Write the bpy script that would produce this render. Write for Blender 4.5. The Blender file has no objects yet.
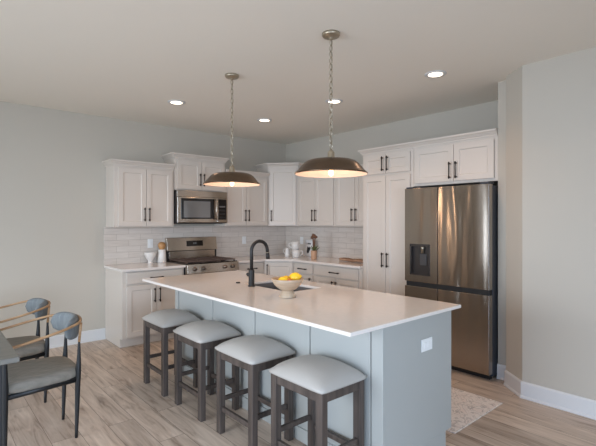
import bpy, bmesh, math, random
from mathutils import Vector, Matrix
random.seed(7)
PI = math.pi
sc = bpy.context.scene
C = sc.collection

# ------------------------------------------------------------------ camera
F_PX, YAW, CAM_H, HORIZON = 430.83, 0.8507, 1.4653, 220.9
cam_d = bpy.data.cameras.new('camera')
cam = bpy.data.objects.new('camera', cam_d); C.objects.link(cam)
cam.location = (0, 0, CAM_H)
cam.rotation_euler = (PI / 2, 0, YAW - PI / 2)
cam_d.sensor_width = 36
cam_d.lens = F_PX * 36 / 596
cam_d.shift_y = -(223 - HORIZON) / 596
cam_d.clip_start = 0.05
sc.camera = cam

# ------------------------------------------------------------------ world, daylight, exposure
sc.view_settings.view_transform = 'Standard'
sc.view_settings.look = 'None'
sc.view_settings.gamma = 1
sc.view_settings.use_curve_mapping = False
sc.view_settings.exposure = -0.07
w = bpy.data.worlds.new('sky'); sc.world = w; w.use_nodes = True
bg = w.node_tree.nodes['Background']
bg.inputs[0].default_value = (0.75, 0.87, 1.0, 1); bg.inputs[1].default_value = 1.0

def window_light(name, loc, rot, sx, sy, power, col, spread=115):
    l = bpy.data.lights.new(name, 'AREA'); l.shape = 'RECTANGLE'; l.size = sx; l.size_y = sy
    l.energy = power; l.color = col; l.spread = math.radians(spread)
    o = bpy.data.objects.new(name, l); C.objects.link(o); o.location = loc; o.rotation_euler = rot
    return o
# power, colour of the daylight at the two glazed openings (tilted down like sky light), the warm downlights, pendants, an added blue side light and an unseen warm fill
L_PATIO = (116, (0.76, 0.87, 1.0))
L_REAR = (122, (0.60, 0.77, 1.0))
L_ADDED_SIDE = (46, (0.41, 0.63, 1.0))
L_CAN = (18, (1.0, 0.63, 0.41))
L_PEND = (3.9, (1.0, 0.66, 0.43))
L_FILL = (3.5, (1.0, 0.88, 0.72))
window_light('daylight_patio_door', (-2.97, 2.9, 1.2), (0, -PI / 2 + 0.35, 0), 2.1, 3.1, *L_PATIO)
window_light('daylight_rear_window', (-0.4, -2.97, 1.45), (PI / 2 - 0.35, 0, 0), 3.0, 1.5, *L_REAR)
window_light('added_side_light', (-2.97, -1.0, 1.4), (0, -PI / 2 + 0.3, 0), 1.6, 2.4, *L_ADDED_SIDE)  # added unseen window light, cools the lower right wall
ll = bpy.data.lights.new('unseen_warm_fill', 'POINT'); ll.energy = L_FILL[0]; ll.color = L_FILL[1]; ll.shadow_soft_size = 0.2
lo = bpy.data.objects.new('unseen_warm_fill', ll); C.objects.link(lo); lo.location = (-0.4, -0.6, 1.9)  # unseen fill added to warm the upper walls and ceiling
CAN_POWER, WARM = L_CAN
PENDANT_POWER, WARM_P = L_PEND

# ------------------------------------------------------------------ materials
def lin(c):
    return tuple(((v / 12.92) if v <= 0.04045 else ((v + 0.055) / 1.055) ** 2.4) for v in c)
def srgb(r, g, b):
    return lin((r / 255, g / 255, b / 255)) + (1,)
def mat(name, col, rough=0.5, metal=0.0, bump=None, var=None, spec=None, coat=0, trans=0, ior=None):
    m = bpy.data.materials.new(name); m.use_nodes = True
    nt = m.node_tree; p = nt.nodes['Principled BSDF']
    p.inputs['Base Color'].default_value = col
    p.inputs['Roughness'].default_value = rough
    p.inputs['Metallic'].default_value = metal
    if spec is not None: p.inputs['Specular IOR Level'].default_value = spec
    if coat: p.inputs['Coat Weight'].default_value = coat
    if trans: p.inputs['Transmission Weight'].default_value = trans
    if ior: p.inputs['IOR'].default_value = ior
    tc = nt.nodes.new('ShaderNodeTexCoord'); mp = nt.nodes.new('ShaderNodeMapping')
    nt.links.new(tc.outputs['Object'], mp.inputs['Vector'])
    if var:       # (scale xyz, second colour, contrast)
        mp.inputs['Scale'].default_value = var[0]
        n = nt.nodes.new('ShaderNodeTexNoise'); n.inputs['Scale'].default_value = 1; n.inputs['Detail'].default_value = 5
        r = nt.nodes.new('ShaderNodeValToRGB')
        r.color_ramp.elements[0].position = 0.5 - var[2]; r.color_ramp.elements[1].position = 0.5 + var[2]
        r.color_ramp.elements[0].color = col; r.color_ramp.elements[1].color = var[1]
        nt.links.new(mp.outputs[0], n.inputs['Vector']); nt.links.new(n.outputs['Fac'], r.inputs[0])
        nt.links.new(r.outputs[0], p.inputs['Base Color'])
    if bump:      # (scale xyz, strength, distance, detail)
        m2 = nt.nodes.new('ShaderNodeMapping'); m2.inputs['Scale'].default_value = bump[0]
        nt.links.new(tc.outputs['Object'], m2.inputs['Vector'])
        n2 = nt.nodes.new('ShaderNodeTexNoise'); n2.inputs['Scale'].default_value = 1
        n2.inputs['Detail'].default_value = bump[3] if len(bump) > 3 else 3
        b = nt.nodes.new('ShaderNodeBump'); b.inputs['Strength'].default_value = bump[1]; b.inputs['Distance'].default_value = bump[2]
        nt.links.new(m2.outputs[0], n2.inputs['Vector']); nt.links.new(n2.outputs['Fac'], b.inputs['Height'])
        nt.links.new(b.outputs[0], p.inputs['Normal'])
    return m
def emit(name, col, strength):
    m = bpy.data.materials.new(name); m.use_nodes = True
    p = m.node_tree.nodes['Principled BSDF']
    p.inputs['Base Color'].default_value = col
    p.inputs['Emission Color'].default_value = col; p.inputs['Emission Strength'].default_value = strength
    return m

M_WALL = mat('wall_paint', srgb(194, 186, 173), 0.75, bump=((90, 90, 90), 0.05, 0.002))
M_CEIL = mat('ceiling_paint', srgb(238, 231, 219), 0.9, bump=((60, 60, 60), 0.08, 0.003))
M_TRIM = mat('trim_paint', srgb(218, 217, 216), 0.35)
M_CAB = mat('cabinet_paint', srgb(212, 202, 191), 0.35)
M_ISL = mat('island_paint', srgb(170, 171, 167), 0.4)
M_QUARTZ = mat('quartz', srgb(236, 227, 219), 0.12, var=((30, 30, 30), srgb(230, 221, 213), 0.25), coat=0.2)
M_BRONZE = mat('dark_bronze', srgb(58, 50, 46), 0.35, 0.8)
M_SHADE = mat('shade_bronze', srgb(114, 95, 77), 0.27, 0.85, var=((7, 7, 7), srgb(94, 78, 64), 0.3))
M_SHADE_IN = mat('shade_white_enamel', srgb(204, 188, 176), 0.5)
M_NICKEL = mat('aged_nickel', srgb(178, 166, 146), 0.35, 0.85)
M_STEEL = mat('brushed_steel', srgb(172, 162, 152), 0.2, 1.0, bump=((6.0, 1.0, 0.8), 1.0, 0.014, 1))
def brushed(m, aniso=1.0, ax=(0, 0, 1)):
    nt = m.node_tree; p = nt.nodes['Principled BSDF']
    p.inputs['Anisotropic'].default_value = aniso
    v = nt.nodes.new('ShaderNodeCombineXYZ'); v.inputs[0].default_value, v.inputs[1].default_value, v.inputs[2].default_value = ax
    nt.links.new(v.outputs[0], p.inputs['Tangent'])
brushed(M_STEEL)
M_STEEL_R = mat('range_steel', srgb(196, 186, 174), 0.25, 1.0, bump=((0.4, 6, 6), 0.15, 0.01, 1))
brushed(M_STEEL_R, 0.9)
M_KNOB = mat('knob_steel', srgb(110, 98, 90), 0.3, 0.9)
M_DKSTEEL = mat('fridge_side_grey', srgb(62, 66, 74), 0.45, 0.3)
M_BLACK = mat('black_gloss', srgb(22, 20, 19), 0.12)
M_BLACKM = mat('black_matte', srgb(30, 28, 27), 0.5)
M_IRON = mat('cast_iron', srgb(100, 82, 74), 0.45, 0.2)
M_GLASSG = mat('oven_window_grey', srgb(120, 118, 116), 0.12, 0.3)
M_STOOL = mat('dark_stool_wood', srgb(90, 78, 71), 0.5, var=((30, 30, 2.5), srgb(60, 51, 46), 0.2), bump=((60, 60, 4), 0.15, 0.002))
M_LEATH = mat('grey_leather', srgb(176, 170, 163), 0.42, bump=((160, 160, 160), 0.12, 0.001))
M_FABR_LIT = mat('window_lit_fabric', srgb(122, 126, 127), 0.85, var=((14, 90, 14), srgb(98, 104, 107), 0.25), bump=((300, 300, 300), 0.35, 0.001))  # same fabric as the seat, cool window light put into its tone
M_FABR2 = mat('grey_seat_fabric', srgb(150, 144, 134), 0.85, var=((14, 90, 14), srgb(120, 116, 108), 0.25), bump=((300, 300, 300), 0.35, 0.001))
M_CHAIRLEG = mat('black_stained_wood', srgb(28, 29, 31), 0.45)
M_OAK = mat('oak_rail', srgb(184, 150, 114), 0.45, var=((6, 40, 40), srgb(150, 112, 76), 0.25))
M_TABLE = mat('charcoal_tabletop', srgb(120, 117, 110), 0.42, var=((3, 40, 40), srgb(104, 102, 96), 0.25))
M_CERAM = mat('white_ceramic', srgb(226, 222, 216), 0.3)
M_BEIGE = mat('beige_stoneware', srgb(196, 174, 148), 0.4, var=((8, 8, 60), srgb(176, 152, 128), 0.2))
M_LEMON = mat('lemon_skin', srgb(246, 196, 40), 0.4, bump=((220, 220, 220), 0.3, 0.001))
M_ORANGE = mat('orange_skin', srgb(214, 112, 46), 0.4, bump=((220, 220, 220), 0.3, 0.001))
M_WOOD = mat('light_wood', srgb(198, 150, 98), 0.5, var=((30, 30, 8), srgb(176, 128, 80), 0.2))
M_DRIFT = mat('driftwood_tray', srgb(190, 152, 122), 0.6, var=((40, 8, 40), srgb(140, 104, 82), 0.2))
M_TAN = mat('tan_clay', srgb(200, 158, 126), 0.6)
M_LEAF = mat('leaf_green', srgb(84, 96, 52), 0.5)
M_DRY = mat('dried_brown', srgb(112, 78, 58), 0.7)
M_PLATE = mat('white_plastic', srgb(236, 236, 234), 0.35)
M_SINK = mat('sink_steel', srgb(128, 124, 122), 0.4, 0.35)
M_PAPER = mat('white_paper', srgb(232, 230, 228), 0.7)
M_INK = mat('black_ink', srgb(38, 38, 42), 0.7)
M_WFRAME = mat('white_frame', srgb(214, 210, 206), 0.45)
M_CAN = emit('can_lens', (1, 0.87, 0.68, 1), 4.0)
M_BULB = emit('bulb_glow', (1, 0.60, 0.28, 1), 7.0)
M_COFFEE = mat('dark_contents', srgb(70, 52, 44), 0.4)

def floor_material():
    m = bpy.data.materials.new('vinyl_plank_floor'); m.use_nodes = True
    nt = m.node_tree; p = nt.nodes['Principled BSDF']; N = nt.nodes.new; L = nt.links.new
    tc = N('ShaderNodeTexCoord'); mp = N('ShaderNodeMapping')
    mp.inputs['Rotation'].default_value = (0, 0, PI / 2); mp.inputs['Location'].default_value = (0.31, 0.07, 0)
    L(tc.outputs['Object'], mp.inputs['Vector'])
    br = N('ShaderNodeTexBrick'); br.offset = 0.37; br.offset_frequency = 2
    br.inputs['Scale'].default_value = 1; br.inputs['Brick Width'].default_value = 1.22; br.inputs['Row Height'].default_value = 0.18
    br.inputs['Mortar Size'].default_value = 0.0018; br.inputs['Mortar Smooth'].default_value = 0.4
    br.inputs['Color1'].default_value = (0, 0, 0, 1); br.inputs['Color2'].default_value = (1, 1, 1, 1); br.inputs['Mortar'].default_value = (0.5, 0.5, 0.5, 1)
    L(mp.outputs[0], br.inputs['Vector'])
    # per-plank shift of the grain
    mul = N('ShaderNodeVectorMath'); mul.operation = 'SCALE'; mul.inputs['Scale'].default_value = 9.0
    L(br.outputs['Color'], mul.inputs[0])
    add = N('ShaderNodeVectorMath'); L(mp.outputs[0], add.inputs[0]); L(mul.outputs[0], add.inputs[1])
    m2 = N('ShaderNodeMapping'); m2.inputs['Scale'].default_value = (1.1, 11, 1); L(add.outputs[0], m2.inputs['Vector'])
    n1 = N('ShaderNodeTexNoise'); n1.inputs['Scale'].default_value = 1.6; n1.inputs['Detail'].default_value = 8; n1.inputs['Roughness'].default_value = 0.62; n1.inputs['Distortion'].default_value = 0.9
    L(m2.outputs[0], n1.inputs['Vector'])
    r1 = N('ShaderNodeValToRGB'); e = r1.color_ramp.elements
    e[0].position = 0.26; e[0].color = srgb(130, 109, 94); e[1].position = 0.72; e[1].color = srgb(220, 201, 184)
    x = r1.color_ramp.elements.new(0.45); x.color = srgb(190, 170, 153)
    L(n1.outputs['Fac'], r1.inputs[0])
    # plank to plank tone
    r2 = N('ShaderNodeValToRGB'); r2.color_ramp.elements[0].color = (0.80, 0.785, 0.77, 1); r2.color_ramp.elements[1].color = (1.08, 1.08, 1.07, 1)
    L(br.outputs['Color'], r2.inputs[0])
    mx = N('ShaderNodeMixRGB'); mx.blend_type = 'MULTIPLY'; mx.inputs[0].default_value = 1
    L(r1.outputs[0], mx.inputs[1]); L(r2.outputs[0], mx.inputs[2])
    # knots
    m3 = N('ShaderNodeMapping'); m3.inputs['Scale'].default_value = (2.2, 6, 1); L(add.outputs[0], m3.inputs['Vector'])
    n3 = N('ShaderNodeTexNoise'); n3.inputs['Scale'].default_value = 1.7; n3.inputs['Detail'].default_value = 2; L(m3.outputs[0], n3.inputs['Vector'])
    r3 = N('ShaderNodeValToRGB'); r3.color_ramp.elements[0].position = 0.64; r3.color_ramp.elements[0].color = (1, 1, 1, 1)
    r3.color_ramp.elements[1].position = 0.78; r3.color_ramp.elements[1].color = (0.5, 0.43, 0.38, 1)
    L(n3.outputs['Fac'], r3.inputs[0])
    mk = N('ShaderNodeMixRGB'); mk.blend_type = 'MULTIPLY'; mk.inputs[0].default_value = 1
    L(mx.outputs[0], mk.inputs[1]); L(r3.outputs[0], mk.inputs[2])
    ms = N('ShaderNodeMixRGB'); ms.inputs[2].default_value = srgb(104, 88, 76)
    L(br.outputs['Fac'], ms.inputs[0]); L(mk.outputs[0], ms.inputs[1])
    L(ms.outputs[0], p.inputs['Base Color'])
    p.inputs['Roughness'].default_value = 0.42
    bp = N('ShaderNodeBump'); bp.inputs['Strength'].default_value = 0.12; bp.inputs['Distance'].default_value = 0.002
    L(n1.outputs['Fac'], bp.inputs['Height']); L(bp.outputs[0], p.inputs['Normal'])
    return m
M_FLOOR = floor_material()

def tile_material():
    m = bpy.data.materials.new('long_subway_tile'); m.use_nodes = True
    nt = m.node_tree; p = nt.nodes['Principled BSDF']; N = nt.nodes.new; L = nt.links.new
    tc = N('ShaderNodeTexCoord'); sep = N('ShaderNodeSeparateXYZ'); L(tc.outputs['Object'], sep.inputs[0])
    cmb = N('ShaderNodeCombineXYZ'); L(sep.outputs['X'], cmb.inputs['X']); L(sep.outputs['Z'], cmb.inputs['Y'])
    br = N('ShaderNodeTexBrick'); br.offset = 0.5
    br.inputs['Scale'].default_value = 1; br.inputs['Brick Width'].default_value = 0.305; br.inputs['Row Height'].default_value = 0.0762
    br.inputs['Mortar Size'].default_value = 0.0022; br.inputs['Mortar Smooth'].default_value = 0.3
    br.inputs['Color1'].default_value = srgb(214, 203, 192); br.inputs['Color2'].default_value = srgb(220, 210, 200)
    br.inputs['Mortar'].default_value = srgb(190, 178, 166)
    L(cmb.outputs[0], br.inputs['Vector'])
    mp = N('ShaderNodeMapping'); mp.inputs['Scale'].default_value = (5, 5, 60); L(tc.outputs['Object'], mp.inputs['Vector'])
    n = N('ShaderNodeTexNoise'); n.inputs['Scale'].default_value = 1; n.inputs['Detail'].default_value = 3; L(mp.outputs[0], n.inputs['Vector'])
    r = N('ShaderNodeValToRGB'); r.color_ramp.elements[0].position = .35; r.color_ramp.elements[0].color = (.94, .935, .93, 1); r.color_ramp.elements[1].position = .65; r.color_ramp.elements[1].color = (1.04, 1.04, 1.04, 1)
    L(n.outputs['Fac'], r.inputs[0])
    mx = N('ShaderNodeMixRGB'); mx.blend_type = 'MULTIPLY'; mx.inputs[0].default_value = 1
    L(br.outputs['Color'], mx.inputs[1]); L(r.outputs[0], mx.inputs[2])
    L(mx.outputs[0], p.inputs['Base Color'])
    p.inputs['Roughness'].default_value = 0.22
    b = N('ShaderNodeBump'); b.inputs['Strength'].default_value = 0.5; b.inputs['Distance'].default_value = 0.002; b.invert = True
    L(br.outputs['Fac'], b.inputs['Height']); L(b.outputs[0], p.inputs['Normal'])
    return m
M_TILE = tile_material()

def rug_material():
    m = bpy.data.materials.new('faded_rug'); m.use_nodes = True
    nt = m.node_tree; p = nt.nodes['Principled BSDF']; N = nt.nodes.new; L = nt.links.new
    tc = N('ShaderNodeTexCoord')
    v = N('ShaderNodeTexNoise'); v.inputs['Scale'].default_value = 9; v.inputs['Detail'].default_value = 3; v.inputs['Distortion'].default_value = 2.2
    L(tc.outputs['Object'], v.inputs['Vector'])
    r = N('ShaderNodeValToRGB'); e = r.color_ramp.elements
    e[0].position = .40; e[0].color = srgb(226, 208, 198); e[1].position = .58; e[1].color = srgb(220, 205, 196)
    a = e.new(.46); a.color = srgb(132, 116, 112); b_ = e.new(.52); b_.color = srgb(236, 224, 214)
    L(v.outputs['Fac'], r.inputs[0])
    n = N('ShaderNodeTexNoise'); n.inputs['Scale'].default_value = 5; L(tc.outputs['Object'], n.inputs['Vector'])
    mx = N('ShaderNodeMixRGB'); mx.inputs[2].default_value = srgb(232, 222, 212); L(n.outputs['Fac'], mx.inputs[0]); L(r.outputs[0], mx.inputs[1])
    L(mx.outputs[0], p.inputs['Base Color']); p.inputs['Roughness'].default_value = .95
    return m
M_RUG = rug_material()

# ------------------------------------------------------------------ helpers
def link(name, bm, m, parent=None, bevel=0, smooth=False, loc=None, rot=None, seg=2, recalc=True):
    if recalc: bmesh.ops.recalc_face_normals(bm, faces=bm.faces)
    me = bpy.data.meshes.new(name); bm.to_mesh(me); bm.free()
    for x in (m if isinstance(m, (list, tuple)) else [m]): me.materials.append(x)
    if smooth:
        for f in me.polygons: f.use_smooth = True
    o = bpy.data.objects.new(name, me); C.objects.link(o)
    if parent: o.parent = parent
    if loc: o.location = loc
    if rot: o.rotation_euler = rot
    if bevel:
        b = o.modifiers.new('bevel', 'BEVEL'); b.width = bevel; b.segments = seg; b.limit_method = 'ANGLE'; b.angle_limit = math.radians(40)
    return o
def thing(name, label, cat, loc=(0, 0, 0), rz=0, group=None):
    o = bpy.data.objects.new(name, None); C.objects.link(o)
    o.location = loc; o.rotation_euler = (0, 0, rz); o.empty_display_size = 0.1
    return tag(o, label, cat, group)
def tag(o, label, cat, group=None):
    o['label'] = label; o['category'] = cat
    if group: o['group'] = group
    return o
def struct(o):
    o['kind'] = 'structure'; return o
def box(bm, a, b, mi=0):
    x0, y0, z0 = a; x1, y1, z1 = b
    v = [bm.verts.new(p) for p in ((x0, y0, z0), (x1, y0, z0), (x1, y1, z0), (x0, y1, z0), (x0, y0, z1), (x1, y0, z1), (x1, y1, z1), (x0, y1, z1))]
    for q in ((3, 2, 1, 0), (4, 5, 6, 7), (0, 1, 5, 4), (1, 2, 6, 5), (2, 3, 7, 6), (3, 0, 4, 7)):
        f = bm.faces.new([v[i] for i in q]); f.material_index = mi
    return v
def bx(a, b):
    bm = bmesh.new(); box(bm, a, b); return bm
def prism(bm, pts, z0, z1):
    lo = [bm.verts.new((x, y, z0)) for x, y in pts]; hi = [bm.verts.new((x, y, z1)) for x, y in pts]
    n = len(pts)
    bm.faces.new(lo[::-1]); bm.faces.new(hi)
    for i in range(n): bm.faces.new((lo[i], lo[(i + 1) % n], hi[(i + 1) % n], hi[i]))
def lathe(bm, prof, n=28, c=(0, 0, 0), mi=None):
    rings = []
    for r, z in prof:
        if r < 1e-6: rings.append([bm.verts.new((c[0], c[1], c[2] + z))])
        else: rings.append([bm.verts.new((c[0] + r * math.cos(2 * PI * k / n), c[1] + r * math.sin(2 * PI * k / n), c[2] + z)) for k in range(n)])
    for i in range(len(rings) - 1):
        a, b = rings[i], rings[i + 1]
        for k in range(n):
            k2 = (k + 1) % n
            if len(a) == 1 and len(b) == 1: continue
            if len(a) == 1: f = bm.faces.new((a[0], b[k2], b[k]))
            elif len(b) == 1: f = bm.faces.new((a[k], a[k2], b[0]))
            else: f = bm.faces.new((a[k], a[k2], b[k2], b[k]))
            if mi is not None: f.material_index = mi[i]
def tube(bm, pts, r, n=10, flat=None, caps=True):
    pts = [Vector(p) for p in pts]; rs = r if isinstance(r, (list, tuple)) else [r] * len(pts)
    rings = []; up = None
    for i, p in enumerate(pts):
        t = (pts[min(i + 1, len(pts) - 1)] - pts[max(i - 1, 0)]).normalized()
        if up is None:
            up = Vector((0, 0, 1)) if abs(t.z) < .9 else Vector((1, 0, 0))
        a = t.cross(up)
        if a.length < 1e-5: a = t.orthogonal()
        a.normalize(); b = a.cross(t).normalized(); up = b
        fx, fy = flat if flat else (1, 1)
        rings.append([bm.verts.new(p + a * rs[i] * fx * math.cos(2 * PI * k / n) + b * rs[i] * fy * math.sin(2 * PI * k / n)) for k in range(n)])
    for i in range(len(rings) - 1):
        for k in range(n): bm.faces.new((rings[i][k], rings[i][(k + 1) % n], rings[i + 1][(k + 1) % n], rings[i + 1][k]))
    if caps: bm.faces.new(rings[0][::-1]); bm.faces.new(rings[-1])
def smooth_path(pts, k=6):
    P = [Vector(p) for p in pts]; P = [P[0] * 2 - P[1]] + P + [P[-1] * 2 - P[-2]]
    out = []
    for i in range(1, len(P) - 2):
        for j in range(k):
            t = j / k; a, b, c, d = P[i - 1:i + 3]
            out.append(.5 * ((2 * b) + (c - a) * t + (2 * a - 5 * b + 4 * c - d) * t * t + (3 * b - a - 3 * c + d) * t ** 3))
    out.append(P[-2]); return out
def copy_tree(o, parent=None):
    c = o.copy(); C.objects.link(c)
    if parent: c.parent = parent
    for ch in list(o.children): copy_tree(ch, c)
    return c

# ------------------------------------------------------------------ room shell
YA, XB, H = 5.6155, 4.6553, 2.757
X0, Y0 = -3.0, -3.0
struct(link('floor', bx((X0 - .1, Y0 - .1, -.1), (XB + .1, YA + .1, 0)), M_FLOOR))
struct(link('ceiling', bx((X0 - .1, Y0 - .1, H), (XB + .1, YA + .1, H + .1)), M_CEIL))
struct(link('wall_left', bx((X0 - .1, YA, 0), (XB + .1, YA + .1, H)), M_WALL))
struct(link('wall_back', bx((XB, 1.79, 0), (XB + .1, YA, H)), M_WALL))
RW = [(3.762, Y0), (3.762, 1.462), (3.936, 1.667), (4.05, 1.712), (4.05, 1.79), (XB + .1, 1.79), (XB + .1, Y0)]
bm = bmesh.new(); prism(bm, RW, 0, H); struct(link('wall_right', bm, M_WALL))

def wall_with_holes(name, axis, pos, thick, u0, u1, holes):
    us = sorted({u0, u1, *[h[0] for h in holes], *[h[1] for h in holes]}); zs = sorted({0, H, *[h[2] for h in holes], *[h[3] for h in holes]})
    bm = bmesh.new()
    for i in range(len(us) - 1):
        for j in range(len(zs) - 1):
            um, zm = (us[i] + us[i + 1]) / 2, (zs[j] + zs[j + 1]) / 2
            if any(h[0] < um < h[1] and h[2] < zm < h[3] for h in holes): continue
            if axis == 'x': box(bm, (pos - thick, us[i], zs[j]), (pos, us[i + 1], zs[j + 1]))
            else: box(bm, (us[i], pos - thick, zs[j]), (us[i + 1], pos, zs[j + 1]))
    return struct(link(name, bm, M_WALL))
wall_with_holes('wall_patio', 'x', X0, .1, Y0, YA, [(1.3, 4.5, .05, 2.2), (-2.2, .2, .6, 2.2)])  # second opening added for the blue side light
wall_with_holes('wall_rear', 'y', Y0, .1, X0, 3.755, [(-1.9, 1.1, .7, 2.2)])
def window_frame(name, axis, pos, u0, u1, z0, z1, mull):
    bm = bmesh.new()
    def bar(a, b, c, d):
        if axis == 'x': box(bm, (pos - .09, a, c), (pos - .04, b, d))
        else: box(bm, (a, pos - .09, c), (b, pos - .04, d))
    bar(u0, u0 + .06, z0, z1); bar(u1 - .06, u1, z0, z1); bar(u0, u1, z0, z0 + .06); bar(u0, u1, z1 - .06, z1)
    for q in mull: bar(q - .03, q + .03, z0, z1)
    return struct(link(name, bm, M_TRIM))
window_frame('window_1', 'x', X0, 1.3, 4.5, .05, 2.2, (2.37, 3.43))
window_frame('window_added', 'x', X0, -2.2, .2, .6, 2.2, (-1.4, -.6))  # frame of the added side opening
window_frame('window_2', 'y', Y0, -1.9, 1.1, .7, 2.2, (-.9, .1))

def baseboard(name, pts, h=.135, t=.016):
    """board against a wall polyline, room on the left of the direction of travel"""
    P = [Vector((x, y)) for x, y in pts]; off = []
    for i, p in enumerate(P):
        ds = []
        if i: ds.append((P[i] - P[i - 1]).normalized())
        if i < len(P) - 1: ds.append((P[i + 1] - P[i]).normalized())
        ns = [Vector((-d.y, d.x)) for d in ds]
        n = sum(ns, Vector((0, 0))).normalized(); off.append((n, 1 / max(.3, n.dot(ns[0]))))
    prof = [(0, 0), (t + .009, 0), (t + .009, .012), (t + .004, .02), (t, .021), (t, h - .012), (t * .55, h), (0, h)]
    bm = bmesh.new(); rows = []
    for (o, z) in prof: rows.append([bm.verts.new((p.x + n.x * k * o, p.y + n.y * k * o, z)) for p, (n, k) in zip(P, off)])
    for j in range(len(prof)):
        a, b = rows[j], rows[(j + 1) % len(prof)]
        for i in range(len(P) - 1): bm.faces.new((a[i], a[i + 1], b[i + 1], b[i]))
    bm.faces.new([r[0] for r in rows]); bm.faces.new([r[-1] for r in rows][::-1])
    return struct(link(name, bm, M_TRIM))
baseboard('baseboard_left', [(1.73, YA), (X0, YA)])
baseboard('baseboard_right', [(3.762, Y0), (3.762, 1.462), (3.936, 1.667)])
baseboard('baseboard_stub', [(4.05, 1.70), (4.05, 1.792)])

# backsplash, wall finish
def backsplash(name, pos, length, rz):
    return struct(link(name, bx((0, -.009, .914), (length, -.001, 1.388)), M_TILE, loc=pos, rot=(0, 0, rz)))
backsplash('trim_backsplash_left', (1.715, YA, 0), XB - 1.715, 0)
backsplash('trim_backsplash_back', (XB, YA - .010, 0), YA - .01 - 3.425, -PI / 2)

# ------------------------------------------------------------------ cabinets (local: wall at y=0, front towards -y, x left to right)
def shaker(bm, x0, x1, z0, z1, yb, t=.02, rail=.058, ins=.009):
    yf = yb - t
    def q(*p): bm.faces.new([bm.verts.new(v) for v in p])
    O = [(x0, z0), (x1, z0), (x1, z1), (x0, z1)]
    r = min(rail, (z1 - z0) * .3)
    I = [(x0 + r, z0 + r), (x1 - r, z0 + r), (x1 - r, z1 - r), (x0 + r, z1 - r)]
    s = .004
    J = [(x0 + r + s, z0 + r + s), (x1 - r - s, z0 + r + s), (x1 - r - s, z1 - r - s), (x0 + r + s, z1 - r - s)]
    vo = [bm.verts.new((x, yf, z)) for x, z in O]; vi = [bm.verts.new((x, yf, z)) for x, z in I]
    vj = [bm.verts.new((x, yf + ins, z)) for x, z in J]; vb = [bm.verts.new((x, yb, z)) for x, z in O]
    for i in range(4):
        k = (i + 1) % 4
        bm.faces.new((vo[i], vo[k], vi[k], vi[i])); bm.faces.new((vi[i], vi[k], vj[k], vj[i])); bm.faces.new((vo[k], vo[i], vb[i], vb[k]))
    bm.faces.new(vj); bm.faces.new(vb[::-1])
def pull_bm(cx, cz, y, L=.17, vertical=True):
    bm = bmesh.new(); r = .0065
    def P(u, d): return (cx, y - d, cz + u) if vertical else (cx + u, y - d, cz)
    tube(bm, [P(-L / 2, .032), P(L / 2, .032)], r, 8)
    for s in (-1, 1):
        tube(bm, [P(s * L * .40, 0), P(s * L * .40, .036)], r * .9, 8)
        tube(bm, [P(s * L * .40 - .009, .032), P(s * L * .40 + .009, .032)], r * 1.5, 8)
    return bm
CROWN = [(0, 0), (.010, 0), (.010, .014), (.018, .020), (.030, .036), (.044, .046), (.044, .062), (0, .062)]
def crown(parent, poly, z, top_poly):
    P = [Vector(p) for p in poly]; n = len(P); off = []
    for i in range(n):
        ds = []
        if i: ds.append((P[i] - P[i - 1]).normalized())
        if i < n - 1: ds.append((P[i + 1] - P[i]).normalized())
        ns = [Vector((d.y, -d.x)) for d in ds]
        m = sum(ns, Vector((0, 0))).normalized(); off.append((m, 1 / max(.3, m.dot(ns[0]))))
    bm = bmesh.new(); rows = []
    for o, dz in CROWN: rows.append([bm.verts.new((p.x + m.x * k * o, p.y + m.y * k * o, z + dz)) for p, (m, k) in zip(P, off)])
    for a, b in zip(rows, rows[1:] + rows[:1]):
        for i in range(n - 1): bm.faces.new((a[i], a[i + 1], b[i + 1], b[i]))
    bm.faces.new([r[0] for r in rows]); bm.faces.new([r[-1] for r in rows])
    prism(bm, top_poly, z + .004, z + .058)
    return link('crown_molding', bm, M_CAB, parent)
def cabinet(name, label, loc, rz, width, depth, z0, z1, fronts, toe=0, crown_sides=None, group=None, side_panel=None):
    """fronts: (kind, x0, x1, z0, z1, handle) handle = None | ('v'|'h', x, z)"""
    t = thing(name, label, 'cabinet', loc, rz, group)
    bm = bmesh.new()
    if toe:
        box(bm, (0, -depth, z0 + toe), (width, -.003, z1)); box(bm, (0.0, -depth + .07, z0), (width, -.003, z0 + toe))
    else: box(bm, (0, -depth, z0), (width, -.003, z1))
    link('cabinet_body', bm, M_CAB, t, bevel=.002)
    for kind, a, b, c, d, hd in fronts:
        bm = bmesh.new()
        if kind == 'drawer': box(bm, (a, -depth - .021, c), (b, -depth - .001, d))
        else: shaker(bm, a, b, c, d, -depth - .001)
        f = link(kind, bm, M_CAB, t, bevel=.0025)
        if hd: link('handle', pull_bm(hd[1], hd[2], -depth - .021, vertical=hd[0] == 'v'), M_BRONZE, f, smooth=True)
    if crown_sides is not None:
        l, r = crown_sides
        poly = ([(0, -.003)] if l else []) + [(0, -depth), (width, -depth)] + ([(width, -.003)] if r else [])
        crown(t, poly, z1 - .012, [(0.0, -.003), (0.0, -depth), (width, -depth), (width, -.003)])
    return t
UD, BD = .308, .60
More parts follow.
